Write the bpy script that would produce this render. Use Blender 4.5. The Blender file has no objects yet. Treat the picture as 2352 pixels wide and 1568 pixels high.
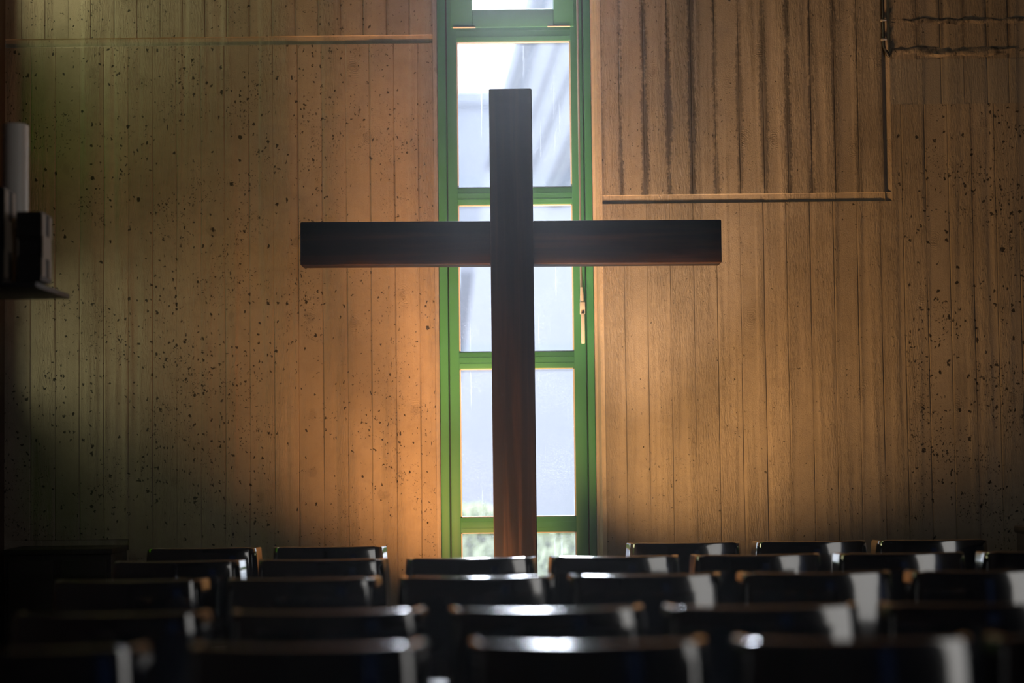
import bpy, bmesh, math, random
from mathutils import Vector, Matrix, Euler, noise

random.seed(7)
sc = bpy.context.scene
COL = sc.collection
R = math.radians

# ------------------------------------------------------------------ camera
FPX, PITCH, ROLL, SHIFT = 3700.0, 2.5, -0.65, 0.0434
CAMZ = 1.16
cd = bpy.data.cameras.new('camera')
cd.sensor_width = 36.0
cd.lens = FPX / 2352 * 36.0
cd.shift_y = SHIFT
cd.clip_end = 300
cd.dof.use_dof = True
cd.dof.focus_distance = 7.1
cd.dof.aperture_fstop = cd.lens / 56.0
cd.dof.aperture_blades = 0
cam = bpy.data.objects.new('camera', cd)
COL.objects.link(cam)
CAMROT = Matrix.Rotation(R(90 + PITCH), 3, 'X') @ Matrix.Rotation(R(ROLL), 3, 'Z')
cam.matrix_world = Matrix.Translation((0, 0, CAMZ)) @ CAMROT.to_4x4()
sc.camera = cam


def at(px, py, Y):
    """the real point on the vertical plane at depth Y seen at a place of the photograph"""
    v = CAMROT @ Vector(((px - 1176) / FPX, (784 - py + SHIFT * 2352) / FPX, -1.0))
    t = Y / v.y
    return Vector((v.x * t, Y, CAMZ + v.z * t))


# ------------------------------------------------------------------ view, world, lights
sc.view_settings.view_transform = 'Standard'
sc.view_settings.look = 'None'
sc.view_settings.gamma = 1.0
sc.view_settings.exposure = 0.0
sc.view_settings.use_curve_mapping = False
sc.cycles.max_bounces = 8
sc.cycles.transparent_max_bounces = 12
sc.cycles.sample_clamp_indirect = 6.0
sc.cycles.caustics_reflective = False
sc.cycles.caustics_refractive = False

w = bpy.data.worlds.new('overcast_sky')
w.use_nodes = True
sc.world = w
bgn = w.node_tree.nodes['Background']
bgn.inputs['Color'].default_value = (0.86, 0.93, 1.0, 1)
bgn.inputs['Strength'].default_value = 3.0


def area(name, loc, target, sx, sy, power, color, spread=180):
    d = bpy.data.lights.new(name, 'AREA')
    d.shape = 'RECTANGLE'
    d.size, d.size_y = sx, sy
    d.energy = power
    d.color = color
    d.spread = R(spread)
    o = bpy.data.objects.new(name, d)
    COL.objects.link(o)
    o.location = loc
    o.rotation_euler = (Vector(target) - Vector(loc)).to_track_quat('-Z', 'Y').to_euler()
    return o


def spot(name, loc, target, power, color, angle, blend, radius):
    d = bpy.data.lights.new(name, 'SPOT')
    d.energy = power
    d.color = color
    d.spot_size = R(angle)
    d.spot_blend = blend
    d.shadow_soft_size = radius
    o = bpy.data.objects.new(name, d)
    COL.objects.link(o)
    o.location = loc
    o.rotation_euler = (Vector(target) - Vector(loc)).to_track_quat('-Z', 'Y').to_euler()
    return o


# sun beyond the window
sd = bpy.data.lights.new('sun', 'SUN')
sd.energy = 12.0
sd.angle = R(15)
sd.color = (0.86, 0.92, 1.0)
so = bpy.data.objects.new('sun', sd)
COL.objects.link(so)
so.rotation_euler = Vector((0.0, -0.83, -0.56)).to_track_quat('-Z', 'Y').to_euler()
# daylight through the side and rear windows of the hall
area('side_window_daylight', (4.2, 1.9, 1.9), (-1.0, 3.6, 1.5), 2.4, 3.0, 32, (1.0, 0.97, 0.92))
# added warm spots, no fixtures, in the front-row gap for the wall glow
spot('glow_fill_left_wide', (-0.33, 6.70, 0.40), (0.10, 7.5, 3.21), 160, (1.0, 0.44, 0.14), 135.9, 1.0, 0.06)
spot('glow_fill_left_high', (-0.40, 6.84, 0.27), (0.10, 7.5, 3.75), 480, (1.0, 0.47, 0.19), 51.4, 1.0, 0.06)
spot('glow_fill_right_high', (0.31, 6.90, 0.42), (0.92, 7.5, 3.53), 330, (1.0, 0.62, 0.36), 46.3, 1.0, 0.06)
spot('glow_fill_right_wide', (0.24, 6.68, 0.42), (1.70, 7.5, 3.0), 168, (1.0, 0.54, 0.20), 97, 1.0, 0.06)
# daylight behind the coloured slot window of the left wall
area('left_slot_daylight', (-3.2, 7.0, 2.9), (-2.0, 7.5, 2.4), 1.0, 3.6, 95, (1.0, 1.0, 0.95))

# ------------------------------------------------------------------ node helpers


class NT:
    def __init__(s, name):
        s.m = bpy.data.materials.new(name)
        s.m.use_nodes = True
        s.t = s.m.node_tree
        s.b = s.t.nodes['Principled BSDF']
        s.out = s.t.nodes['Material Output']

    def n(s, typ, **kw):
        nd = s.t.nodes.new(typ)
        for k, v in kw.items():
            setattr(nd, k, v)
        return nd

    def l(s, a, b):
        s.t.links.new(a, b)

    def inp(s, sock, v):
        if hasattr(v, 'links') or isinstance(v, bpy.types.NodeSocket):
            s.l(v, sock)
        else:
            sock.default_value = v

    def math(s, op, a, b=0.0, c=0.0, clamp=False):
        nd = s.n('ShaderNodeMath', operation=op, use_clamp=clamp)
        s.inp(nd.inputs[0], a)
        s.inp(nd.inputs[1], b)
        s.inp(nd.inputs[2], c)
        return nd.outputs[0]

    def ramp(s, v, lo, hi, a=0.0, b=1.0):
        nd = s.n('ShaderNodeMapRange')
        nd.interpolation_type = 'SMOOTHSTEP'
        s.inp(nd.inputs[0], v)
        s.inp(nd.inputs[1], lo)
        s.inp(nd.inputs[2], hi)
        s.inp(nd.inputs[3], a)
        s.inp(nd.inputs[4], b)
        return nd.outputs[0]

    def mix(s, f, a, b, mode='MIX'):
        nd = s.n('ShaderNodeMix', data_type='RGBA', blend_type=mode)
        s.inp(nd.inputs[0], f)
        s.inp(nd.inputs[6], a if not isinstance(a, tuple) else (*a, 1))
        s.inp(nd.inputs[7], b if not isinstance(b, tuple) else (*b, 1))
        return nd.outputs[2]

    def pos(s, scale=(1, 1, 1), loc=(0, 0, 0), obj=False):
        if obj:
            g = s.n('ShaderNodeTexCoord').outputs['Object']
        else:
            g = s.n('ShaderNodeNewGeometry').outputs['Position']
        mp = s.n('ShaderNodeMapping')
        mp.inputs['Scale'].default_value = scale
        mp.inputs['Location'].default_value = loc
        s.l(g, mp.inputs[0])
        return mp.outputs[0]

    def noise(s, vec, scale, detail=3, rough=0.55, dist=0.0):
        nd = s.n('ShaderNodeTexNoise')
        s.l(vec, nd.inputs['Vector'])
        nd.inputs['Scale'].default_value = scale
        nd.inputs['Detail'].default_value = detail
        nd.inputs['Roughness'].default_value = rough
        nd.inputs['Distortion'].default_value = dist
        return nd.outputs['Fac']

    def attr(s, name):
        nd = s.n('ShaderNodeAttribute', attribute_name=name)
        return nd.outputs['Fac']

    def bump(s, h, strength, dist, normal=None):
        nd = s.n('ShaderNodeBump')
        nd.inputs['Strength'].default_value = strength
        nd.inputs['Distance'].default_value = dist
        s.l(h, nd.inputs['Height'])
        if normal is not None:
            s.l(normal, nd.inputs['Normal'])
        return nd.outputs[0]


def simple(name, color, rough=0.5, metal=0.0, coat=0.0, bump=None, vary=0.12):
    k = NT(name)
    k.b.inputs['Roughness'].default_value = rough
    k.b.inputs['Metallic'].default_value = metal
    k.b.inputs['Coat Weight'].default_value = coat
    k.b.inputs['Coat Roughness'].default_value = 0.06
    p = k.pos()
    nz = k.noise(p, 9, 4)
    dk = tuple(c * (1 - vary) for c in color)
    lt = tuple(min(1, c * (1 + vary)) for c in color)
    k.l(k.mix(nz, dk, lt), k.b.inputs['Base Color'])
    if bump:
        k.l(k.bump(k.noise(p, bump[0], 4), bump[1], bump[2]), k.b.inputs['Normal'])
    return k.m


def concrete(name, boards=True):
    k = NT(name)
    p = k.pos()
    sep = k.n('ShaderNodeSeparateXYZ')
    k.l(p, sep.inputs[0])
    X, Z = sep.outputs[0], sep.outputs[2]
    tone = k.attr('tone')
    across = k.attr('across')
    stain = k.attr('stain')
    pores = k.attr('pores')
    patch = k.attr('patch')
    # large clouds, vertical streaks, fine grain
    cloud = k.noise(k.pos((1, 1, 0.7)), 2.3, 5, 0.6)
    streak = k.noise(k.pos((16, 16, 0.7)), 1.0, 4, 0.6)
    grain = k.noise(k.pos((62, 62, 8.0)), 1.0, 5, 0.68, 1.5)
    grain2 = k.noise(k.pos((150, 150, 30)), 1.0, 4, 0.65, 0.8)
    fine = k.noise(p, 240, 3)
    rough_zone = k.ramp(k.noise(k.pos((9, 9, 0.35), (3, 0, 0)), 1.0, 2), 0.42, 0.62)
    # pores: two sizes, plane coordinates
    comb = k.n('ShaderNodeCombineXYZ')
    wob = k.noise(p, 55, 2)
    wx = k.math('MULTIPLY', k.math('SUBTRACT', wob, 0.5), 0.030)
    wz = k.math('MULTIPLY', k.math('SUBTRACT', k.noise(k.pos((1, 1, 1), (5, 5, 5)), 60, 3), 0.5), 0.030)
    k.l(k.math('ADD', X, wx), comb.inputs[0])
    k.l(k.math('ADD', k.math('MULTIPLY', Z, 0.8), wz), comb.inputs[1])

    def pore(scale, lo, hi):
        v = k.n('ShaderNodeTexVoronoi', voronoi_dimensions='2D', feature='F1')
        k.l(comb.outputs[0], v.inputs['Vector'])
        v.inputs['Scale'].default_value = scale
        s2 = k.n('ShaderNodeSeparateColor')
        k.l(v.outputs['Color'], s2.inputs[0])
        rr = k.math('POWER', s2.outputs[0], 2.3)
        thr = k.math('MULTIPLY', k.math('MULTIPLY', rr, hi), pores)
        thr = k.math('ADD', thr, lo)
        return k.ramp(k.math('SUBTRACT', thr, v.outputs['Distance']), 0.0, 0.012)
    dens = k.ramp(k.noise(p, 3.1, 3), 0.38, 0.62)
    pa = pore(23.0, -0.07, 0.185)
    pb = k.math('MULTIPLY', pore(50.0, -0.07, 0.26), k.math('GREATER_THAN', dens, 0.4))
    pc_ = k.math('MULTIPLY', pore(120.0, -0.10, 0.34), k.math('GREATER_THAN', k.noise(p, 4.3, 3), 0.55))
    pm = k.math('MAXIMUM', k.math('MAXIMUM', pa, pb), pc_)
    # knots printed by the boards
    kc = k.n('ShaderNodeCombineXYZ')
    kw = k.math('MULTIPLY', k.math('SUBTRACT', k.noise(p, 22, 4), 0.5), 0.09)
    k.l(k.math('ADD', X, kw), kc.inputs[0])
    k.l(k.math('MULTIPLY', Z, 0.72), kc.inputs[1])
    kv = k.n('ShaderNodeTexVoronoi', voronoi_dimensions='2D', feature='F1')
    k.l(kc.outputs[0], kv.inputs['Vector'])
    kv.inputs['Scale'].default_value = 3.6
    ks = k.n('ShaderNodeSeparateColor')
    k.l(kv.outputs['Color'], ks.inputs[0])
    kon = k.ramp(ks.outputs[1], 0.50, 0.55)
    kd = kv.outputs['Distance']
    kspot = k.math('MULTIPLY', k.ramp(kd, 0.045, 0.085, 1, 0), kon)
    kring = k.math('MULTIPLY', k.math('SINE', k.math('MULTIPLY', kd, 230.0)), k.math('MULTIPLY', k.ramp(kd, 0.05, 0.2, 1, 0), kon))
    # colours
    base = k.mix(k.ramp(cloud, 0.3, 0.7), (0.29, 0.245, 0.19), (0.385, 0.33, 0.265))
    base = k.mix(k.math('MULTIPLY', k.ramp(streak, 0.35, 0.75), 0.16), base, (0.27, 0.225, 0.175))
    base = k.mix(k.math('MULTIPLY', k.ramp(grain, 0.42, 0.72), 0.16), base, (0.20, 0.165, 0.13))
    mott = k.noise(p, 17, 5, 0.7, 0.5)
    base = k.mix(k.math('MULTIPLY', k.ramp(mott, 0.40, 0.72), 0.28), base, (0.19, 0.155, 0.125))
    base = k.mix(k.math('MULTIPLY', patch, 0.65), base, (0.30, 0.285, 0.26))
    tm = k.n('ShaderNodeMix', data_type='RGBA', blend_type='MULTIPLY')
    tm.inputs[0].default_value = 1.0
    k.l(base, tm.inputs[6])
    tc = k.n('ShaderNodeCombineColor')
    for i in range(3):
        k.l(tone, tc.inputs[i])
    k.l(tc.outputs[0], tm.inputs[7])
    base = tm.outputs[2]
    base = k.mix(k.math('MULTIPLY', kspot, 0.38), base, (0.17, 0.14, 0.11))
    # grime along the board joints
    edge = k.math('ABSOLUTE', k.math('SUBTRACT', across, 0.5))
    ew = k.math('MULTIPLY', k.ramp(edge, 0.475, 0.50), k.ramp(k.noise(k.pos((22, 22, 1.1), (9, 1, 0)), 1.0, 3), 0.40, 0.62))
    base = k.mix(k.math('MULTIPLY', ew, 0.28), base, (0.12, 0.10, 0.085))
    blot = k.noise(k.pos((1, 1, 0.8)), 62, 6, 0.75)
    run = k.noise(k.pos((4, 4, 1.1), (1, 2, 0)), 1.5, 4, 0.6)
    near = k.ramp(edge, 0.24, 0.5)
    grime = k.math('MULTIPLY', k.ramp(k.math('ADD', k.math('MULTIPLY', near, 0.30), k.math('ADD', k.math('MULTIPLY', blot, 0.80), k.math('MULTIPLY', run, 0.85))), 0.96, 1.12), stain)
    base = k.mix(k.math('MULTIPLY', grime, 0.80), base, (0.035, 0.032, 0.034))
    base = k.mix(k.math('MULTIPLY', pm, 0.93), base, (0.006, 0.006, 0.008))
    k.l(base, k.b.inputs['Base Color'])
    k.b.inputs['Roughness'].default_value = 0.85
    h = k.math('MULTIPLY', k.math('MULTIPLY', grain, k.math('ADD', k.math('MULTIPLY', rough_zone, 0.95), 0.12)), 0.62)
    h = k.math('ADD', h, k.math('MULTIPLY', k.math('MULTIPLY', grain2, rough_zone), 0.5))
    h = k.math('ADD', h, k.math('MULTIPLY', fine, 0.14))
    h = k.math('ADD', h, k.math('MULTIPLY', mott, 0.12))
    h = k.math('ADD', h, k.math('MULTIPLY', kring, 0.035))
    h = k.math('SUBTRACT', h, k.math('MULTIPLY', pm, 1.0))
    h = k.math('SUBTRACT', h, k.math('MULTIPLY', ew, 0.5))
    k.l(k.bump(h, 0.8, 0.013), k.b.inputs['Normal'])
    return k.m


def wood(name, axis, dark, light, rough, sc_=1.0):
    k = NT(name)
    a = [38, 38, 38]
    a[axis] = 1.3
    p = k.pos(tuple(x * sc_ for x in a))
    g = k.noise(p, 1.0, 5, 0.62, 0.7)
    a2 = [9, 9, 9]
    a2[axis] = 0.8
    g2 = k.noise(k.pos(tuple(x * sc_ for x in a2), (2, 1, 4)), 1.0, 3, 0.5, 1.2)
    wv = k.n('ShaderNodeTexWave', wave_type='RINGS', rings_direction='XYZ'[axis])
    a3 = [7, 7, 7]
    a3[axis] = 0.35
    k.l(k.pos(tuple(x * sc_ for x in a3), (0.3, 0.2, 0.1)), wv.inputs['Vector'])
    wv.inputs['Scale'].default_value = 1.6
    wv.inputs['Distortion'].default_value = 5.0
    wv.inputs['Detail'].default_value = 2.0
    f = k.math('ADD', k.math('MULTIPLY', k.ramp(g, 0.42, 0.72), 0.5), k.math('MULTIPLY', k.math('MULTIPLY', wv.outputs['Fac'], k.ramp(g2, 0.45, 0.65)), 0.6), clamp=True)
    k.l(k.mix(f, dark, light), k.b.inputs['Base Color'])
    k.b.inputs['Roughness'].default_value = rough
    k.b.inputs['Specular IOR Level'].default_value = 0.5 if axis == 1 else 0.07
    k.l(k.bump(g, 0.25, 0.001), k.b.inputs['Normal'])
    return k.m


M = {}
M['concrete'] = concrete('board_marked_concrete')
M['cross_up'] = wood('dark_stained_wood_upright', 2, (0.006, 0.006, 0.0075), (0.045, 0.028, 0.019), 0.6)
M['cross_bar'] = wood('dark_stained_wood_beam', 0, (0.003, 0.0035, 0.005), (0.040, 0.021, 0.012), 0.6)
M['floor'] = wood('warm_wood_floor', 1, (0.10, 0.05, 0.025), (0.24, 0.13, 0.06), 0.35, 0.6)
M['lacquer'] = simple('black_lacquer', (0.0045, 0.0055, 0.010), 0.16, 0, 1.0)
M['lacquer'].node_tree.nodes['Principled BSDF'].inputs['Coat Roughness'].default_value = 0.09
M['lacquer'].node_tree.nodes['Principled BSDF'].inputs['Coat IOR'].default_value = 2.1
M['seat'] = simple('black_seat_leather', (0.010, 0.010, 0.013), 0.45, bump=(220, 0.2, 0.0006))
M['green'] = simple('green_window_paint', (0.042, 0.25, 0.095), 0.55, 0, 0.0, bump=(40, 0.06, 0.001), vary=0.1)
M['green_dark'] = simple('green_frame_groove', (0.008, 0.03, 0.012), 0.6)
M['white_metal'] = simple('white_enamel_metal', (0.72, 0.70, 0.66), 0.35)
M['rod'] = simple('brushed_rod_metal', (0.50, 0.46, 0.42), 0.35, 0.6)
M['hinge'] = simple('pale_hinge_metal', (0.55, 0.56, 0.45), 0.4, 0.3)
M['black_metal'] = simple('black_iron', (0.014, 0.014, 0.016), 0.5)
M['inlay'] = simple('pale_bronze_inlay', (0.30, 0.25, 0.20), 0.45, 0.3)
M['wax'] = simple('white_wax', (0.93, 0.87, 0.80), 0.4, vary=0.03)
M['black_wood'] = simple('black_polished_wood', (0.006, 0.006, 0.007), 0.3, 0, 0.4)
M['dark_wood'] = simple('dark_brown_cabinet_wood', (0.018, 0.016, 0.013), 0.5)
M['conduit'] = simple('grey_conduit_metal', (0.06, 0.06, 0.065), 0.35, 0.7)
M['plaster'] = simple('grey_side_wall_concrete', (0.13, 0.10, 0.085), 0.9, bump=(60, 0.3, 0.003))
M['reddish'] = simple('reddish_dark_end_board', (0.05, 0.028, 0.022), 0.6)
M['ceiling'] = simple('dark_ceiling_concrete', (0.10, 0.095, 0.09), 0.9)
M['facade'] = simple('pale_blue_grey_facade', (0.27, 0.295, 0.36), 0.8, vary=0.06)
M['facade_white'] = simple('white_sloping_roof_sheet', (0.35, 0.37, 0.43), 0.7, vary=0.05)
M['rib'] = simple('blue_grey_roof_rib', (0.07, 0.085, 0.125), 0.6)
M['gravel'] = simple('pale_gravel', (0.26, 0.27, 0.28), 0.95, vary=0.2)
M['leaf'] = simple('fresh_green_leaf', (0.55, 0.62, 0.40), 0.6, vary=0.35)
M['bark'] = simple('hedge_stem_bark', (0.10, 0.08, 0.05), 0.8)


def glass(name, tint=(0.97, 0.98, 1.0), base=0.07):
    k = NT(name)
    tr = k.n('ShaderNodeBsdfTransparent')
    tr.inputs[0].default_value = (*tint, 1)
    tl = k.n('ShaderNodeBsdfTranslucent')
    tl.inputs[0].default_value = (0.62, 0.66, 0.74, 1)
    df = k.n('ShaderNodeBsdfDiffuse')
    df.inputs[0].default_value = (0.55, 0.58, 0.62, 1)
    dirt = k.n('ShaderNodeMixShader')
    dirt.inputs[0].default_value = 0.30
    k.l(tl.outputs[0], dirt.inputs[1])
    k.l(df.outputs[0], dirt.inputs[2])
    p = k.pos()
    sp = k.ramp(k.noise(p, 210, 4, 0.75), 0.57, 0.67)
    zone = k.ramp(k.noise(p, 5, 3), 0.35, 0.65)
    drip = k.ramp(k.noise(k.pos((60, 60, 1.2)), 1.0, 4, 0.7), 0.62, 0.72)
    f = k.math('ADD', base, k.math('MULTIPLY', sp, k.math('ADD', k.math('MULTIPLY', zone, 0.5), 0.15)))
    f = k.math('ADD', f, k.math('MULTIPLY', drip, 0.35))
    mx = k.n('ShaderNodeMixShader')
    k.l(f, mx.inputs[0])
    k.l(tr.outputs[0], mx.inputs[1])
    k.l(dirt.outputs[0], mx.inputs[2])
    gl = k.n('ShaderNodeBsdfGlossy')
    gl.inputs['Roughness'].default_value = 0.05
    fr = k.n('ShaderNodeFresnel')
    fr.inputs[0].default_value = 1.45
    m2 = k.n('ShaderNodeMixShader')
    k.l(k.math('MULTIPLY', fr.outputs[0], 0.2), m2.inputs[0])
    k.l(mx.outputs[0], m2.inputs[1])
    k.l(gl.outputs[0], m2.inputs[2])
    k.l(m2.outputs[0], k.out.inputs[0])
    k.t.nodes.remove(k.b)
    return k.m


M['glass'] = glass('dusty_window_glass')


def tinted(name, col):
    k = NT(name)
    tr = k.n('ShaderNodeBsdfTransparent')
    nz = k.noise(k.pos(), 6, 3)
    k.l(k.mix(nz, tuple(c * 0.8 for c in col), col), tr.inputs[0])
    k.l(tr.outputs[0], k.out.inputs[0])
    k.t.nodes.remove(k.b)
    return k.m


M['glass_clear'] = tinted('pale_yellow_glass', (0.85, 0.83, 0.62))
M['glass_green'] = tinted('green_glass', (0.11, 0.30, 0.01))
M['glass_dimmer'] = tinted('sky_dimming_blue_glass', (0.045, 0.065, 0.11))  # dark tint added to hold back the sky at the unseen openings
M['glass_olive'] = tinted('olive_glass', (0.11, 0.19, 0.015))

# ------------------------------------------------------------------ mesh helpers


def sharpen(bm, deg=38):
    lim = R(deg)
    for f in bm.faces:
        f.smooth = True
    for e in bm.edges:
        if len(e.link_faces) == 2 and e.calc_face_angle(0) > lim:
            e.smooth = False


def obj(name, bm, mat, parent=None, smooth=True, attrs=None, loc=None):
    bmesh.ops.recalc_face_normals(bm, faces=bm.faces[:])
    if smooth:
        sharpen(bm)
    me = bpy.data.meshes.new(name)
    bm.to_mesh(me)
    bm.free()
    if mat is not None:
        me.materials.append(mat)
    if attrs:
        for an, vals in attrs.items():
            a = me.attributes.new(an, 'FLOAT', 'POINT')
            if callable(vals):
                a.data.foreach_set('value', [vals(v.co) for v in me.vertices])
            else:
                a.data.foreach_set('value', [vals] * len(me.vertices))
    o = bpy.data.objects.new(name, me)
    COL.objects.link(o)
    if parent is not None:
        o.parent = parent
    if loc is not None:
        o.location = loc
    return o


def thing(name, label=None, cat=None, loc=(0, 0, 0), group=None, kind=None):
    o = bpy.data.objects.new(name, None)
    COL.objects.link(o)
    o.location = loc
    tag(o, label, cat, group, kind)
    return o


def tag(o, label=None, cat=None, group=None, kind=None):
    if label:
        o['label'] = label
    if cat:
        o['category'] = cat
    if group:
        o['group'] = group
    if kind:
        o['kind'] = kind
    return o


def box(bm, x0, x1, y0, y1, z0, z1, bev=0.0, seg=2):
    r = bmesh.ops.create_cube(bm, size=1.0)
    vs = r['verts']
    for v in vs:
        v.co = Vector((x0 if v.co.x < 0 else x1, y0 if v.co.y < 0 else y1, z0 if v.co.z < 0 else z1))
    if bev > 0:
        es = {e for v in vs for e in v.link_edges}
        bmesh.ops.bevel(bm, geom=list(es), offset=bev, segments=seg, affect='EDGES', profile=0.5)


def bx(*a, **k):
    bm = bmesh.new()
    box(bm, *a, **k)
    return bm


def prism(bm, pts, axis, a0, a1):
    """extrude a closed outline along an axis; pts are the two other coordinates in order"""
    def mk(p, a):
        if axis == 'x':
            return (a, p[0], p[1])
        if axis == 'y':
            return (p[0], a, p[1])
        return (p[0], p[1], a)
    lo = [bm.verts.new(mk(p, a0)) for p in pts]
    hi = [bm.verts.new(mk(p, a1)) for p in pts]
    n = len(pts)
    for i in range(n):
        bm.faces.new((lo[i], lo[(i + 1) % n], hi[(i + 1) % n], hi[i]))
    bm.faces.new(lo[::-1])
    bm.faces.new(hi)


def tube(bm, pts, r, seg=14, caps=True):
    pts = [Vector(p) for p in pts]
    rings = []
    n = len(pts)
    for i, p in enumerate(pts):
        d = (pts[min(i + 1, n - 1)] - pts[max(i - 1, 0)]).normalized()
        up = Vector((0, 0, 1)) if abs(d.z) < 0.9 else Vector((0, 1, 0))
        u = d.cross(up).normalized()
        v = u.cross(d).normalized()
        rr = r[i] if isinstance(r, (list, tuple)) else r
        rings.append([bm.verts.new(p + (u * math.cos(2 * math.pi * k / seg) + v * math.sin(2 * math.pi * k / seg)) * rr) for k in range(seg)])
    for a, b in zip(rings[:-1], rings[1:]):
        for k in range(seg):
            bm.faces.new((a[k], a[(k + 1) % seg], b[(k + 1) % seg], b[k]))
    if caps:
        bm.faces.new(rings[0][::-1])
        bm.faces.new(rings[-1])


# ------------------------------------------------------------------ room shell
YW = 7.5
XL, XR, YB, ZC = -2.365, 4.3, -4.0, 4.7


def struct(name, bm, mat, parent=None, **k):
    o = obj(name, bm, mat, parent, **k)
    if parent is None:
        o['kind'] = 'structure'
    return o


CA = dict(tone=1.0, across=0.5, stain=0.0, pores=1.0, patch=0.0)

struct('floor', bx(XL - 0.3, XR + 0.3, YB - 0.3, YW + 0.35, -0.1, 0.0), M['floor'], smooth=False)
struct('ceiling', bx(XL - 0.3, XR + 0.3, YB - 0.3, YW + 0.35, ZC, ZC + 0.2), M['ceiling'], smooth=False)

# window opening in the back wall
GX0 = at(999, 640, YW).x      # outer edge of the left chamfer
OX0 = at(1008, 640, YW).x     # opening
OX1 = at(1364, 640, YW).x
GX1 = at(1386, 640, YW).x

wb = thing('wall_back', kind='structure')
wb['label'] = 'board-marked bare concrete wall on both sides of the tall window'
obj('wall_core', bx(XL - 0.3, GX0, YW + 0.03, YW + 0.3, 0, ZC), M['concrete'], wb, attrs=CA, smooth=False)
obj('wall_core', bx(GX1, XR + 0.3, YW + 0.03, YW + 0.3, 0, ZC), M['concrete'], wb, attrs=CA, smooth=False)

ZGL = at(500, 95, YW).z        # groove high on the left
ZGR = at(1710, 455, YW).z      # groove on the right
XPR = at(2038, 300, YW).x      # upright joint on the right
ZLL = at(150, 1250, YW).z      # low groove at far left
XLL = at(306, 1250, YW).x
HG = 0.021                     # half height of a groove


def strip(x0, x1, z0, z1, tone, stain=0.0, pores=1.0, patch=0.0, rough=0.0):
    off = random.uniform(-0.0009, 0.0009)
    y = YW + off
    e = 0.0016
    d = random.uniform(0.0004, 0.0018)
    bm = bmesh.new()
    prism(bm, [(x0, YW + 0.032), (x0, y + d), (x0 + e, y), (x1 - e, y), (x1, y + d), (x1, YW + 0.032)], 'z', z0, z1)
    wdt = x1 - x0
    obj('board_strip', bm, M['concrete'], wb, smooth=False,
        attrs=dict(tone=tone, stain=stain, pores=pores, patch=patch, across=lambda c: 0.0 if c.x < x0 + wdt * 0.25 else 1.0))


def tones():
    return random.uniform(0.90, 1.07)


# left of the window: joints measured at the middle height
lj = [at(p, 640, YW).x for p in (71, 127, 183, 239, 295, 351, 406, 462, 517, 573, 629, 685, 741, 797, 852, 908, 964)]
ljx = [XL - 0.02] + lj + [GX0]
for a, b in zip(ljx[:-1], ljx[1:]):
    t = tones()
    dense = 1.25 if a < -0.9 else 1.05
    if b <= XLL + 0.09:
        strip(a, b, 0.0, ZLL - HG, t * 0.95, 0, 0.8)
        strip(a, b, ZLL + HG, ZGL - HG, t, 0, dense)
    else:
        strip(a, b, 0.0, ZGL - HG, t, 0, dense)
lj2 = [at(p, 45, YW).x for p in (50, 104, 157, 209, 263, 315, 369, 420, 471, 521, 573, 625, 678, 730, 782, 834, 888, 940)]
ljx = [XL - 0.02] + lj2 + [GX0]
for a, b in zip(ljx[:-1], ljx[1:]):
    strip(a, b, ZGL + HG, ZC, tones(), 0.25 if a > -1.5 else 0.1, 1.0)
# right of the window
rj = [at(p, 640, YW).x for p in (1435, 1488, 1541, 1595, 1648, 1702, 1756, 1809, 1863, 1917, 1971, 2025, 2078, 2131, 2184, 2238, 2292, 2345)]
while rj[-1] < XR - 0.2:
    rj.append(rj[-1] + 0.11)
rjx = [GX1] + rj + [XR + 0.02]
XP1 = XPR + 0.02
for a, b in zip(rjx[:-1], rjx[1:]):
    t = tones()
    if a < XP1:
        b2 = b
        strip(a, b2, 0.0, ZGR - HG, t, 0.12, 0.75)
        if b > XPR + 0.03:
            strip(XPR + 0.018, b, ZGR - HG, at(2200, 238, YW).z, t, 0.15, 1.2)
    else:
        strip(a, b, 0.0, at(2200, 238, YW).z, t, 0.15, 1.35)
rj2 = [at(p, 240, YW).x for p in (1423, 1479, 1534, 1589, 1643, 1698, 1754, 1809, 1863, 1917, 1971)]
rjx = [GX1] + rj2 + [XPR - 0.018]
sts = [0.55, 0.9, 0.95, 1.0, 0.9, 0.75, 0.7, 0.85, 1.0, 0.85, 0.7, 0.55]
for i, (a, b) in enumerate(zip(rjx[:-1], rjx[1:])):
    strip(a, b, ZGR + HG, ZC, tones() * 0.97, sts[i], 0.8)
# right column above: smooth clean band, then rough mossy bands
zc0, zc1 = at(2200, 238, YW).z, at(2200, 135, YW).z
xs = [XPR + 0.018] + [at(p, 190, YW).x for p in (2107, 2162, 2215, 2269, 2318)]
while xs[-1] < XR - 0.2:
    xs.append(xs[-1] + 0.11)
xs.append(XR + 0.02)
for a, b in zip(xs[:-1], xs[1:]):
    strip(a, b, zc0, zc1, random.uniform(0.92, 1.0), 0.0, 0.25, 1.0)
    strip(a, b, zc1, ZC, tones() * 0.95, 0.55, 0.9)


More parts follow.
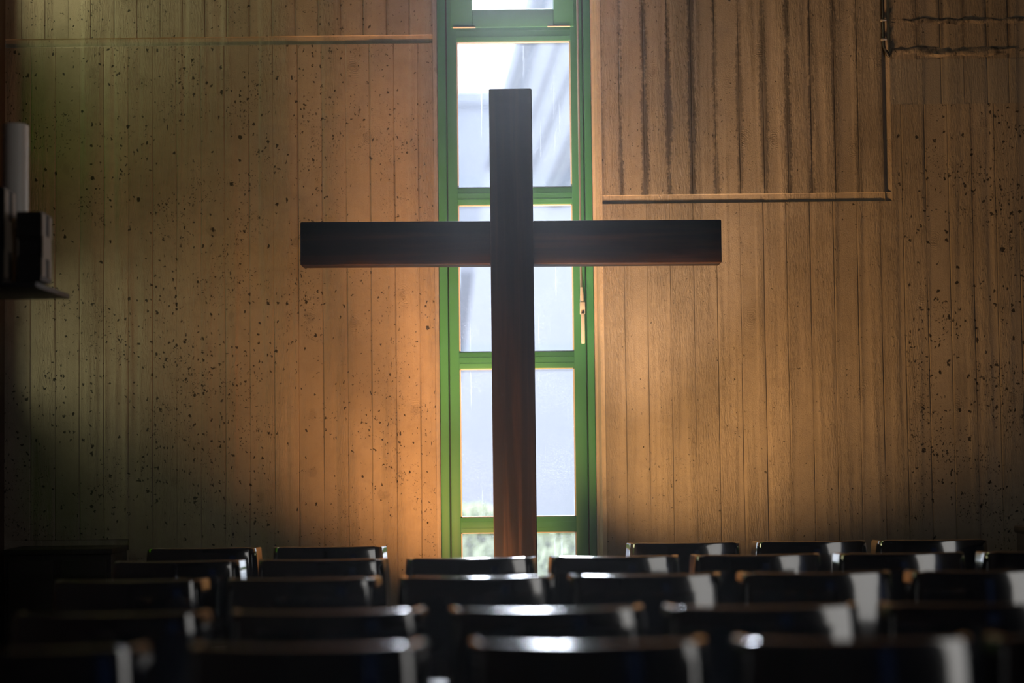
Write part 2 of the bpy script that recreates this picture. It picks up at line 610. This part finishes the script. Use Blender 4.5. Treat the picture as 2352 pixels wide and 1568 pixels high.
def ridge(z, hh, depth, seed):
    """rough horizontal seam bulging out of the right column"""
    bm = bmesh.new()
    nx, nz = 150, 9
    x0, x1 = XPR + 0.03, XR
    g = []
    for i in range(nx + 1):
        col = []
        for j in range(nz + 1):
            x = x0 + (x1 - x0) * i / nx
            v = j / nz
            nn = noise.noise((x * 9, v * 2.0, seed)) * 0.5 + noise.noise((x * 28, v * 5, seed + 3)) * 0.4
            zz = z + (v - 0.5) * hh * 2 + 0.012 * noise.noise((x * 14, seed, v))
            prof = math.sin(math.pi * v)
            y = YW + 0.004 - depth * prof * max(0.1, 0.75 + nn)
            col.append(bm.verts.new((x, y, zz)))
        g.append(col)
    for i in range(nx):
        for j in range(nz):
            bm.faces.new((g[i][j], g[i + 1][j], g[i + 1][j + 1], g[i][j + 1]))
    obj('concrete_seam', bm, M['concrete'], wb, attrs=dict(tone=0.95, across=0.12, stain=1.0, pores=1.2, patch=0.0))


ridge(at(2200, 118, YW).z, 0.030, 0.011, 1.0)
ridge(at(2200, 48, YW).z, 0.022, 0.009, 8.0)


def groove_h(x0, x1, z, name='joint_groove'):
    bm = bmesh.new()
    y = YW + 0.001
    prism(bm, [(y, z + HG), (y + 0.003, z + HG - 0.002), (YW + 0.0070, z - 0.012), (YW + 0.0080, z - 0.016), (y + 0.004, z - HG + 0.001),
               (y, z - HG), (YW + 0.032, z - HG), (YW + 0.032, z + HG)], 'x', x0, x1)
    obj(name, bm, M['concrete'], wb, smooth=False, attrs=dict(CA, tone=1.08, pores=0.5))


groove_h(XL, GX0, ZGL)
groove_h(GX1, XPR + 0.018, ZGR)
groove_h(XL, XLL + 0.1, ZLL)
# upright joint on the right
bm = bmesh.new()
prism(bm, [(XPR - 0.018, YW), (XPR - 0.014, YW + 0.004), (XPR - 0.008, YW + 0.010), (XPR - 0.003, YW + 0.010), (XPR + 0.018, YW),
           (XPR + 0.018, YW + 0.032), (XPR - 0.018, YW + 0.032)], 'z', ZGR - HG, ZC)
obj('joint_groove', bm, M['concrete'], wb, smooth=False, attrs=dict(CA, tone=1.1, pores=0.5))

# chamfered reveals of the window, their lit faces put into a brighter tone
bm = bmesh.new()
n = 46
pts = []
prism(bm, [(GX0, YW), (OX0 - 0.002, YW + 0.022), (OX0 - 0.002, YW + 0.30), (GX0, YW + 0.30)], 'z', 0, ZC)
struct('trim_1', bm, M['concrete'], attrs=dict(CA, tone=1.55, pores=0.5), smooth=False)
bm = bmesh.new()
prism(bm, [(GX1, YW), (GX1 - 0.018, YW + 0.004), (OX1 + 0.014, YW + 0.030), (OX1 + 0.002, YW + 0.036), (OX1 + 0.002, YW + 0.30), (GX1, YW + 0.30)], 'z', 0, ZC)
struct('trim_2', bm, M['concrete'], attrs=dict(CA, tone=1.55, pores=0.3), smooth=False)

# volume added for lens glare, lit by the daylight shaft of the tall window
hk = bpy.data.materials.new('thin_glare_veil')
hk.use_nodes = True
ht = hk.node_tree
ht.nodes.remove(ht.nodes['Principled BSDF'])
vs_ = ht.nodes.new('ShaderNodeVolumeScatter')
vs_.inputs['Color'].default_value = (0.95, 0.97, 1.0, 1)
vs_.inputs['Density'].default_value = 0.012
vs_.inputs['Anisotropy'].default_value = 0.86
ht.links.new(vs_.outputs[0], ht.nodes['Material Output'].inputs['Volume'])
hk.cycles.homogeneous_volume = True
hz = obj('glare_volume', bx(XL + 0.002, XR - 0.002, 2.0, 7.4765, -0.06, ZC - 0.002), hk, smooth=False)
tag(hz, 'thin bluish scattering volume added for the lens glare around the tall window', 'haze', kind='stuff')

# side, rear walls with openings for the hall's other windows


def wall_with_holes(name, axis, c0, c1, u0, u1, holes, mat):
    """plane wall of boxes: holes are (u0,u1,z0,z1)"""
    bm = bmesh.new()
    us = sorted({u0, u1, *[h[0] for h in holes], *[h[1] for h in holes]})
    zs = sorted({0.0, ZC, *[h[2] for h in holes], *[h[3] for h in holes]})
    for a, b in zip(us[:-1], us[1:]):
        for p, q in zip(zs[:-1], zs[1:]):
            mu, mz = (a + b) / 2, (p + q) / 2
            if any(h[0] < mu < h[1] and h[2] < mz < h[3] for h in holes):
                continue
            if axis == 'x':
                box(bm, c0, c1, a, b, p, q)
            else:
                box(bm, a, b, c0, c1, p, q)
    return struct(name, bm, mat, smooth=False)


PANES = [(3.22, 4.2, 'glass_clear'), (2.62, 3.14, 'glass_green'), (2.06, 2.54, 'glass_olive'), (1.50, 1.98, 'glass_clear'), (0.95, 1.40, 'glass_olive')]
wall_with_holes('wall_left', 'x', XL - 0.25, XL, YB, YW, [(6.75, 7.40, z0, z1) for z0, z1, _ in PANES], M['reddish'])
wall_with_holes('wall_right', 'x', XR, XR + 0.25, YB, YW, [(0.6, 3.2, 0.35, 3.45)], M['plaster'])
wall_with_holes('wall_rear', 'y', YB - 0.25, YB, XL, XR, [(2.9, 4.1, 0.4, 3.4)], M['plaster'])
w3 = thing('window_3', kind='structure')
obj('pane', bx(2.9, 4.1, YB - 0.14, YB - 0.132, 0.4, 3.4), M['glass_dimmer'], w3, smooth=False)
w4 = thing('window_4', kind='structure')
obj('pane', bx(XR + 0.12, XR + 0.128, 0.6, 3.2, 0.35, 3.45), M['glass_dimmer'], w4, smooth=False)
w2 = thing('window_2', kind='structure')
for z0, z1, g in PANES:
    obj('pane', bx(XL - 0.14, XL - 0.132, 6.75, 7.40, z0, z1), M[g], w2, smooth=False)

# ------------------------------------------------------------------ the tall green window
win = thing('window_1', kind='structure')
win['label'] = 'tall narrow green-framed window with dusty panes behind the cross'
YF = YW + 0.045
fx = lambda p: at(p, 640, YF).x
Z0W, Z1W = 0.02, ZC
G = M['green']


def part(name, bm, mat, parent=win, **k):
    return obj(name, bm, mat, parent, **k)


fl = part('frame_post', bx(OX0, fx(1028), YF, YF + 0.10, Z0W, Z1W, bev=0.003), G)
fr = part('frame_post', bx(fx(1347), OX1, YF, YF + 0.10, Z0W, Z1W, bev=0.003), G)
part('shadow_gap', bx(fx(1028), fx(1031), YF + 0.03, YF + 0.10, Z0W, Z1W), M['green_dark'])
part('shadow_gap', bx(fx(1344), fx(1347), YF + 0.03, YF + 0.10, Z0W, Z1W), M['green_dark'])
zr = lambda py: at(1176, py, YF + 0.02).z
ZT0 = zr(60)
part('sash_stile', bx(fx(1031), fx(1053), YF + 0.012, YF + 0.07, Z0W, Z1W, bev=0.003), G)
part('sash_stile', bx(fx(1317), fx(1344), YF + 0.012, YF + 0.07, Z0W, Z1W, bev=0.003), G)
rails = [(60, 95), (431, 470), (808, 846), (1187, 1222), (1560, 1600)]
for i, (a, b) in enumerate(rails):
    rl = part('rail', bx(fx(1052), fx(1318), YF + 0.014, YF + 0.066, zr(b), zr(a), bev=0.003), G)
    zc_ = (zr(a) + zr(b)) / 2
    for dz in (-0.016, 0.012):
        obj('rail_bead', bx(fx(1054), fx(1316), YF + 0.0125, YF + 0.016, zc_ + dz, zc_ + dz + 0.0022), M['green'], rl, smooth=False)
gz = [(95, 431), (470, 808), (846, 1187), (1222, 1560)]
for a, b in gz:
    part('pane', bx(fx(1050), fx(1320), YF + 0.040, YF + 0.045, zr(b) - 0.006, zr(a) + 0.006), M['glass'], smooth=False)
# glazing beads around each pane
for a, b in gz:
    bm = bmesh.new()
    x0, x1, z0, z1 = fx(1053), fx(1317), zr(b), zr(a)
    t = 0.006
    box(bm, x0, x0 + t, YF + 0.020, YF + 0.040, z0, z1)
    box(bm, x1 - t, x1, YF + 0.020, YF + 0.040, z0, z1)
    box(bm, x0, x1, YF + 0.020, YF + 0.040, z0, z0 + t * 0.7)
    box(bm, x0, x1, YF + 0.020, YF + 0.040, z1 - t * 0.7, z1)
    part('glazing_bead', bm, M['white_metal'], smooth=False)
# upper casement
zc_b, zc_g = zr(64), zr(23)
part('casement_stile', bx(fx(1040), fx(1090), YF + 0.004, YF + 0.072, zc_b, Z1W, bev=0.004), G)
part('casement_stile', bx(fx(1279), fx(1326), YF + 0.004, YF + 0.072, zc_b, Z1W, bev=0.004), G)
part('casement_rail', bx(fx(1090), fx(1279), YF + 0.004, YF + 0.07, zc_b, zc_g, bev=0.004), G)
part('pane', bx(fx(1086), fx(1283), YF + 0.040, YF + 0.045, zc_g - 0.006, Z1W), M['glass'], smooth=False)
for a, b in ((1046, 1098), (1265, 1317)):
    bm = bmesh.new()
    tube(bm, [(fx(a), YF + 0.004, zc_b + 0.001), (fx(b), YF + 0.004, zc_b + 0.001)], 0.0042, 10)
    part('hinge', bm, M['hinge'])
# opening rod and lever
xr0, xr1 = at(1331, 400, YF).x, at(1331, 400, YF).x
bm = bmesh.new()
tube(bm, [(xr0, YF - 0.012, Z1W), (xr0, YF - 0.012, at(1331, 668, YF).z)], 0.0048, 10)
part('opening_rod', bm, M['rod'])
lv = at(1334, 668, YF - 0.02)
lever = bmesh.new()
z_a, z_b, z_c, z_d = at(1334, 660, YF).z, at(1334, 694, YF).z, at(1334, 722, YF).z, at(1334, 790, YF).z
tube(lever, [(xr0 + 0.002, YF - 0.014, z_a), (xr0 + 0.003, YF - 0.016, (z_a + z_b) / 2), (xr0 + 0.004, YF - 0.018, z_b)], [0.0055, 0.0085, 0.0105], 12)
box(lever, xr0 - 0.007, xr0 + 0.017, YF - 0.030, YF + 0.004, z_c, z_b, bev=0.003)
lo = part('lever_handle', lever, M['white_metal'])
obj('lever_grip', bx(xr0 - 0.003, xr0 + 0.014, YF - 0.040, YF - 0.026, z_d, z_c + 0.003, bev=0.004), M['white_metal'], lo)
bm = bmesh.new()
tube(bm, [(xr0 + 0.005, YF - 0.034, z_c + 0.008), (xr0 + 0.005, YF - 0.0305, z_c + 0.008)], 0.004, 10)
obj('lever_screw', bm, M['conduit'], lo)

# ------------------------------------------------------------------ the cross
YC = 6.93
cxl, cxr = at(1128, 700, YC).x, at(1227, 700, YC).x
ztop = at(1172, 203, YC).z
cr = thing('wooden_cross', 'large dark-stained wooden cross standing before the tall window', 'cross', ((cxl + cxr) / 2, YC + 0.06, 0))
ccx = (cxl + cxr) / 2
hw = (cxr - cxl) / 2
obj('upright', bx(-hw, hw, -0.06, 0.06, 0.06, ztop, bev=0.006, seg=3), M['cross_up'], cr)
zb0, zb1 = at(1176, 606, YC).z, at(1176, 506, YC).z
bl, brx = at(689, 558, YC).x - ccx, at(1658, 552, YC).x - ccx
bm = bmesh.new()
box(bm, bl, -hw + 0.001, -0.053, 0.053, zb0, zb1, bev=0.006, seg=3)
box(bm, hw - 0.001, brx, -0.053, 0.053, zb0, zb1, bev=0.006, seg=3)
cb = obj('crossbeam', bm, M['cross_bar'], cr)
rot = Matrix.Translation((0, 0, (zb0 + zb1) / 2)) @ Matrix.Rotation(R(0.30), 4, 'Y') @ Matrix.Translation((0, 0, -(zb0 + zb1) / 2))
cb.matrix_local = rot
obj('foot', bx(-0.26, 0.26, -0.20, 0.20, 0.0, 0.06, bev=0.008), M['cross_up'], cr)

# ------------------------------------------------------------------ chairs
ZT = 0.80


def yback(z):
    return 0.22 * (z - 0.60) ** 2 if z > 0.60 else 0.25 * (0.60 - z) ** 2


def shell_path():
    """half of the wrap-around backrest in plan: (x, y, angle of the outward normal), centre to end"""
    out = []
    xe, sag = 0.200, 0.044
    for i in range(11):
        x = xe * i / 10
        out.append((x, sag * (x / xe) ** 2, math.atan(2 * sag * x / xe ** 2)))
    x0, y0 = out[-1][0] + 0.0025, out[-1][1] + 0.0012
    p0, p1, Rr = R(33), R(79), 0.072
    for i in range(10):
        p = p0 + (p1 - p0) * i / 9
        out.append((x0 + Rr * (math.sin(p) - math.sin(p0)), y0 + Rr * (math.cos(p0) - math.cos(p)), p))
    xe, ye, _ = out[-1]
    for l in (0.02, 0.055):
        out.append((xe + l * math.cos(p1), ye + l * math.sin(p1), p1))
    return out


def panel_bm():
    bm = bmesh.new()
    th, zb = 0.024, 0.50
    prof = []
    for i in range(8):
        z = zb + (ZT - 0.006 - zb) * i / 7
        prof.append((yback(z), z))
    yt = yback(ZT)
    prof += [(yt + 0.0014, ZT - 0.0020), (yt + 0.0055, ZT), (yt + th - 0.006, ZT), (yt + th - 0.001, ZT - 0.002)]
    for i in range(7, -1, -1):
        z = zb + (ZT - 0.006 - zb) * i / 7
        prof.append((yback(z) + th, z))
    half = shell_path()
    path = [(-x, y, -p) for x, y, p in half[:0:-1]] + half
    cols = []
    for x, y, p in path:
        drop = 0.0035 * max(0.0, min(1.0, (abs(p) - R(26)) / R(30)))
        nx, ny = math.sin(p), -math.cos(p)
        cols.append([bm.verts.new((x - nx * q[0], y - ny * q[0], q[1] - drop * (q[1] - zb) / (ZT - zb))) for q in prof])
    m = len(prof)
    for a, b in zip(cols[:-1], cols[1:]):
        for k in range(m):
            bm.faces.new((a[k], a[(k + 1) % m], b[(k + 1) % m], b[k]))
    bm.faces.new(cols[0][::-1])
    bm.faces.new(cols[-1])
    return bm


def post_bm(s):
    bm = bmesh.new()
    tube(bm, [(s * 0.205, 0.02, 0.0), (s * 0.21, 0.055, 0.42), (s * 0.21, 0.075, 0.62)], [0.011, 0.013, 0.013], 12)
    return bm


def make_chair():
    t = thing('stacking_chair')
    obj('backrest', panel_bm(), M['lacquer'], t)
    for s in (-1, 1):
        obj('rear_leg', post_bm(s), M['lacquer'], t)
        bm = bmesh.new()
        tube(bm, [(s * 0.20, 0.45, 0.0), (s * 0.20, 0.445, 0.25), (s * 0.20, 0.43, 0.435)], 0.0125, 12)
        obj('front_leg', bm, M['lacquer'], t)
        bm = bmesh.new()
        tube(bm, [(s * 0.205, 0.03, 0.425), (s * 0.203, 0.22, 0.43), (s * 0.20, 0.43, 0.43)], 0.0125, 12)
        obj('side_rail', bm, M['lacquer'], t)
    obj('seat', bx(-0.215, 0.215, 0.045, 0.47, 0.435, 0.475, bev=0.014, seg=3), M['seat'], t)
    return t


proto = make_chair()
kids = list(proto.children)
first = [True]


def place_chair(x, y, rz, label, group):
    if first[0]:
        first[0] = False
        r, new = proto, []
    else:
        r = proto.copy()
        COL.objects.link(r)
        for c in kids:
            d = c.copy()
            COL.objects.link(d)
            d.parent = r
    r.location = (x, y, 0)
    r.rotation_euler = (0, 0, rz)
    tag(r, label, 'chair', group)


ROWS = [
    (6.57, [(303, 604), (604, 890), (1428, 1725), (1725, 2018), (2018, 2287)], 'farthest row', 'chairs in the row nearest the wall'),
    (5.73, [(228, 562), (562, 900), (911, 1246), (1246, 1581), (1581, 1918), (1918, 2254), (2254, 2590)], 'second row from the wall', 'chairs in the second row from the wall'),
    (4.83, [(78, 476), (476, 892), (892, 1288), (1288, 1690), (1690, 2086), (2086, 2484)], 'third row from the wall', 'chairs in the middle row'),
    (3.78, [(-25, 473), (473, 1011), (1011, 1511), (1511, 2023), (2023, 2535)], 'fourth row from the wall', 'chairs in the fourth row from the wall'),
    (3.08, [(-300, 340), (340, 1031), (1031, 1684), (1684, 2293), (2293, 2900)], 'nearest, most blurred row', 'chairs in the row nearest the camera'),
]
ORD = ['leftmost', 'second', 'third', 'fourth', 'fifth', 'sixth', 'seventh']
HROW = [1250, 1279, 1323, 1399, 1479]
for ri, (d, spans, rn, grp) in enumerate(ROWS):
    n = len(spans)
    for i, (a, b) in enumerate(spans):
        x = at((a + b) / 2, HROW[ri] - ((a + b) / 2 - 1176) * 0.0113, d).x
        if ri == 0:
            lab = ['glossy black chair in the farthest row, at its far left end',
                   'glossy black chair in the farthest row, just left of the window',
                   'glossy black chair in the farthest row, just right of the window',
                   'glossy black chair in the farthest row, middle of the three right of the window',
                   'glossy black chair in the farthest row, rightmost, beside the black upright case'][i]
        else:
            word = 'rightmost' if i == n - 1 else ORD[i]
            tail = 'in the ' + rn
            lab = 'glossy black chair, %s %s' % (word if word in ('leftmost', 'rightmost') else word + ' from the left', tail)
        place_chair(x, d - 0.0, random.uniform(-0.022, 0.022), lab, grp)

# ------------------------------------------------------------------ candle and holder at the left
CXC, CYC = at(35, 480, 5.5).x, 5.5
zct = at(35, 286, 5.5).z
zcb = at(35, 500, 5.5).z - 0.04
cn = thing('altar_candle', 'thick white pillar candle in a black block holder', 'candle', (CXC, CYC, zcb))
bm = bmesh.new()
hh = zct - zcb
rr = 0.0440
tube(bm, [(0, 0, 0), (0, 0, hh * 0.5), (0, 0, hh - 0.004), (0, 0, hh - 0.001), (0, 0, hh - 0.003)], [rr, rr, rr, rr - 0.003, rr - 0.010], 40)
obj('wax_body', bm, M['wax'], cn)
bm = bmesh.new()
tube(bm, [(0, 0, hh - 0.006), (0.001, 0, hh + 0.002)], 0.0012, 8)
obj('wick', bm, M['black_metal'], cn)

hol = thing('candle_holder', 'black wall-mounted candle holder of notched blocks with pale inlays', 'candle holder', (CXC, CYC, 0))


def block(x0, x1, y0, y1, z0, z1):
    bm = bmesh.new()
    zm = (z0 + z1) / 2
    nh = (z1 - z0) * 0.11
    # notched outline in plan of the side face: corners cut at mid height
    yn = 0.018
    prism(bm, [(y0, z0), (y1, z0), (y1, zm - nh), (y1 - yn, zm - nh * 0.5), (y1 - yn, zm + nh * 0.5), (y1, zm + nh), (y1, z1), (y0, z1),
               (y0, zm + nh * 1.5), (y0 + yn, zm + nh * 0.8), (y0 + yn, zm - nh * 1.0), (y0, zm - nh * 1.7)], 'x', x0, x1)
    b = obj('block', bm, M['black_metal'], hol)
    for s in (1, -1):
        xa, xb = (x1, x1 + 0.004) if s > 0 else (x0 - 0.004, x0)
        bm = bmesh.new()
        D = y1 - y0
        t = D * 0.30
        box(bm, xa, xb, y0 + 0.004, y0 + 0.004 + t, zm + nh * 1.5, z1 - 0.006)
        box(bm, xa, xb, y1 - 0.004 - t, y1 - 0.004, zm + nh * 1.5, z1 - 0.006)
        box(bm, xa, xb, y0 + 0.004, y0 + 0.004 + t, z0 + 0.016, zm - nh * 1.5)
        box(bm, xa, xb, y1 - 0.004 - t, y1 - 0.004, z0 + 0.016, zm - nh * 1.5)
        box(bm, xa, xb, y0 + 0.010, y1 - 0.010, zm - nh * 1.5, zm + nh * 1.5)
        obj('inlay', bm, M['inlay'], b, smooth=False)
    return b


za = at(70, 487, 5.34).z
zb_ = at(70, 645, 5.34).z
xb0 = at(41, 560, 5.34).x - CXC
xb1 = at(96, 560, 5.34).x - CXC
block(xb0, xb1, -0.17, -0.05, zb_, za)
zf1 = at(20, 430, 5.28).z
zf0 = at(20, 648, 5.28).z
xf1 = at(8, 540, 5.27).x - CXC
block(xf1 - 0.082, xf1, -0.23, -0.11, zf0, zf1)
block(-0.135, -0.052, -0.06, 0.06, zb_, za)
block(-0.04, 0.04, 0.052, 0.165, zb_, za)
zpl = min(zb_, zf0)
obj('base_plate', bx(-0.139, xb1 + 0.003, -0.235, 0.17, zpl - 0.018, zpl, bev=0.003), M['black_metal'], hol)
obj('candle_cup', bx(-0.044, 0.044, -0.045, 0.045, zpl, zcb - 0.004, bev=0.002), M['black_metal'], hol)
bm = bmesh.new()
box(bm, XL + 0.005 - CXC, -0.10, -0.025, 0.025, zpl - 0.016, zpl - 0.002, bev=0.003)
obj('wall_arm', bm, M['black_metal'], hol)

# ------------------------------------------------------------------ black upright case at the right, low cabinet at the left
x0 = 2.09
zt = at(2290, 1222, 6.2).z
pc = thing('upright_case', 'black upright wooden case standing right of the farthest chair row', 'cabinet', (x0, 6.2, 0))
obj('body', bx(0.01, 0.95, 0.01, 0.55, 0.05, zt - 0.03, bev=0.004), M['black_wood'], pc)
obj('lid', bx(0, 0.96, 0, 0.56, zt - 0.03, zt, bev=0.008), M['black_wood'], pc)
obj('front_panel', bx(0.06, 0.90, -0.004, 0.012, 0.32, zt - 0.09, bev=0.004), M['black_wood'], pc)
obj('plinth', bx(0.02, 0.94, 0.02, 0.54, 0, 0.05), M['black_wood'], pc)

x0, x1 = at(14, 1265, 7.2).x, at(258, 1265, 7.2).x
zt = at(140, 1260, 7.2).z
lc = thing('low_cabinet', 'low dark wooden cabinet under the left end of the concrete wall', 'cabinet', (x0, 7.18, 0))
wd = x1 - x0
obj('body', bx(0, wd, 0.0, 0.29, 0.06, zt - 0.025, bev=0.003), M['dark_wood'], lc)
obj('top', bx(-0.008, wd + 0.008, -0.012, 0.295, zt - 0.025, zt, bev=0.004), M['dark_wood'], lc)
for k in range(2):
    dr = obj('door', bx(0.02 + k * wd / 2, wd / 2 - 0.02 + k * wd / 2, -0.014, 0.002, 0.09, zt - 0.05, bev=0.003), M['dark_wood'], lc)
    kx = wd / 2 - 0.05 if k == 0 else wd / 2 + 0.05
    bm = bmesh.new()
    tube(bm, [(kx, -0.014, 0.45), (kx, -0.022, 0.45), (kx, -0.034, 0.45)], [0.006, 0.010, 0.012], 12)
    obj('knob', bm, M['black_metal'], dr)
obj('plinth', bx(0.02, wd - 0.02, 0.02, 0.28, 0, 0.06), M['dark_wood'], lc)

# ------------------------------------------------------------------ conduit on the right wall part
p0, p1, p2 = at(2029, 0, YW - 0.01), at(2030, 105, YW - 0.01), at(2039, 128, YW - 0.01)
cn2 = thing('cable_conduit', 'thin dark cable conduit running down the concrete at upper right', 'conduit', (0, 0, 0))
bm = bmesh.new()
tube(bm, [(p1.x, p1.y, ZC - 0.01), tuple(p1), (p1.x + 0.004, p1.y, p1.z - 0.015), (p1.x + 0.012, p1.y + 0.001, p1.z - 0.028)], 0.0062, 12)
obj('pipe', bm, M['conduit'], cn2)
bm = bmesh.new()
tube(bm, [(p1.x + 0.010, p1.y, p1.z - 0.024), (p1.x + 0.020, p1.y + 0.001, p1.z - 0.044), (p1.x + 0.026, p1.y + 0.006, p1.z - 0.052)], [0.0075, 0.0085, 0.006], 12)
obj('rubber_bush', bm, M['black_metal'], cn2)
for py in (48, 92):
    zz = at(2030, py, YW).z
    obj('clip', bx(p1.x - 0.012, p1.x + 0.014, p1.y - 0.008, YW + 0.002, zz - 0.005, zz + 0.005, bev=0.002), M['rod'], cn2)

# ------------------------------------------------------------------ outside
struct('ground', bx(-30, 30, YW + 0.4, 80, -0.4, -0.3), M['gravel'], smooth=False)
zr1 = at(1090, 205, 30).z
hb = thing('neighbouring_building', 'pale blue-grey building seen through the left side of the window', 'building', (-4, 30, -0.3))
obj('wall', bx(-9, 4.6, 0, 9, 0, zr1 + 0.0), M['facade'], hb)
obj('roof_edge', bx(-9.1, 4.7, -0.15, 9.1, zr1, zr1 + 0.25), M['facade'], hb)
for k in range(3):
    f = obj('window', bx(-0.6 + k * 1.6, 0.5 + k * 1.6, -0.03, 0.02, 3.2, 4.9), M['rib'], hb, smooth=False)
# white sloping roof with leaning ribs, right side
rf = thing('sloping_roof_building', 'white building with a steep ribbed roof seen through the window', 'building', (0, 22, -0.3))
a = at(1150, 205, 22)
b_ = at(1182, 85, 22)
sl = (b_.x - a.x) / (b_.z - a.z)
zbot, zhi = 0.0, 8.4
X = lambda z, off=0.0: a.x + (z - 0.3 - a.z) * sl + off
bm = bmesh.new()
prism(bm, [(X(zbot) + 0.9, zbot), (7.0, zbot), (7.0, zhi), (X(zhi), zhi), (X(6.0), 6.0)], 'y', 0.0, 6.0)
obj('roof_wall', bm, M['facade_white'], rf, smooth=False)
for off, wdt, z0, z1, s2 in ((0.10, 0.06, 5.4, 8.3, 0.30), (0.24, 0.10, 5.9, 8.3, 0.27), (0.52, 0.03, 5.3, 8.3, 0.36), (0.78, 0.05, 5.1, 8.3, 0.42), (1.15, 0.03, 5.0, 8.3, 0.46), (1.30, 0.16, 4.9, 6.0, 0.46), (1.75, 0.05, 5.0, 8.3, 0.5)):
    bm = bmesh.new()
    xb = X(6.0) + off
    f = lambda z: xb + (z - 6.0) * s2
    prism(bm, [(f(z0), z0), (f(z0) + wdt, z0), (f(z1) + wdt, z1), (f(z1), z1)], 'y', -0.10, 0.01)
    obj('roof_rib', bm, M['rib'], rf, smooth=False)


def shrub(name, label, x, y, h, wdt, nleaf, seed):
    rnd = random.Random(seed)
    t = thing(name, label, 'shrub', (x, y, -0.3), 'shrubs outside the window')
    bm = bmesh.new()
    for i in range(nleaf):
        u, v, q = rnd.gauss(0, 0.42), rnd.gauss(0, 0.42), rnd.random() ** 0.7
        c = Vector((u * wdt * (1.1 - q * 0.6), v * wdt * 0.6, 0.1 + q * h))
        a_ = Euler((rnd.uniform(0, 6), rnd.uniform(0, 6), rnd.uniform(0, 6))).to_matrix()
        s = rnd.uniform(0.04, 0.08)
        vs = [bm.verts.new(c + a_ @ Vector(p) * s) for p in ((-1, 0, 0), (0, -0.5, 0.1), (1, 0, 0), (0, 0.5, 0.1))]
        bm.faces.new(vs)
    o = obj('foliage', bm, M['leaf'], t, smooth=False)
    o['kind'] = 'stuff'
    bm = bmesh.new()
    for k in range(4):
        tube(bm, [(0.05 * (k - 1.5), 0, 0), (0.16 * (k - 1.5), 0.05, h * 0.7)], [0.03, 0.012], 6)
    obj('stem', bm, M['bark'], t)


shrub('garden_shrub', 'leafy green shrub behind the lower left window pane', at(1085, 1150, 13).x, 13, 0.95, 0.5, 1500, 1)
shrub('garden_shrub', 'leafy green shrub behind the lower right window pane', at(1285, 1250, 12).x, 12, 0.85, 0.5, 1500, 2)
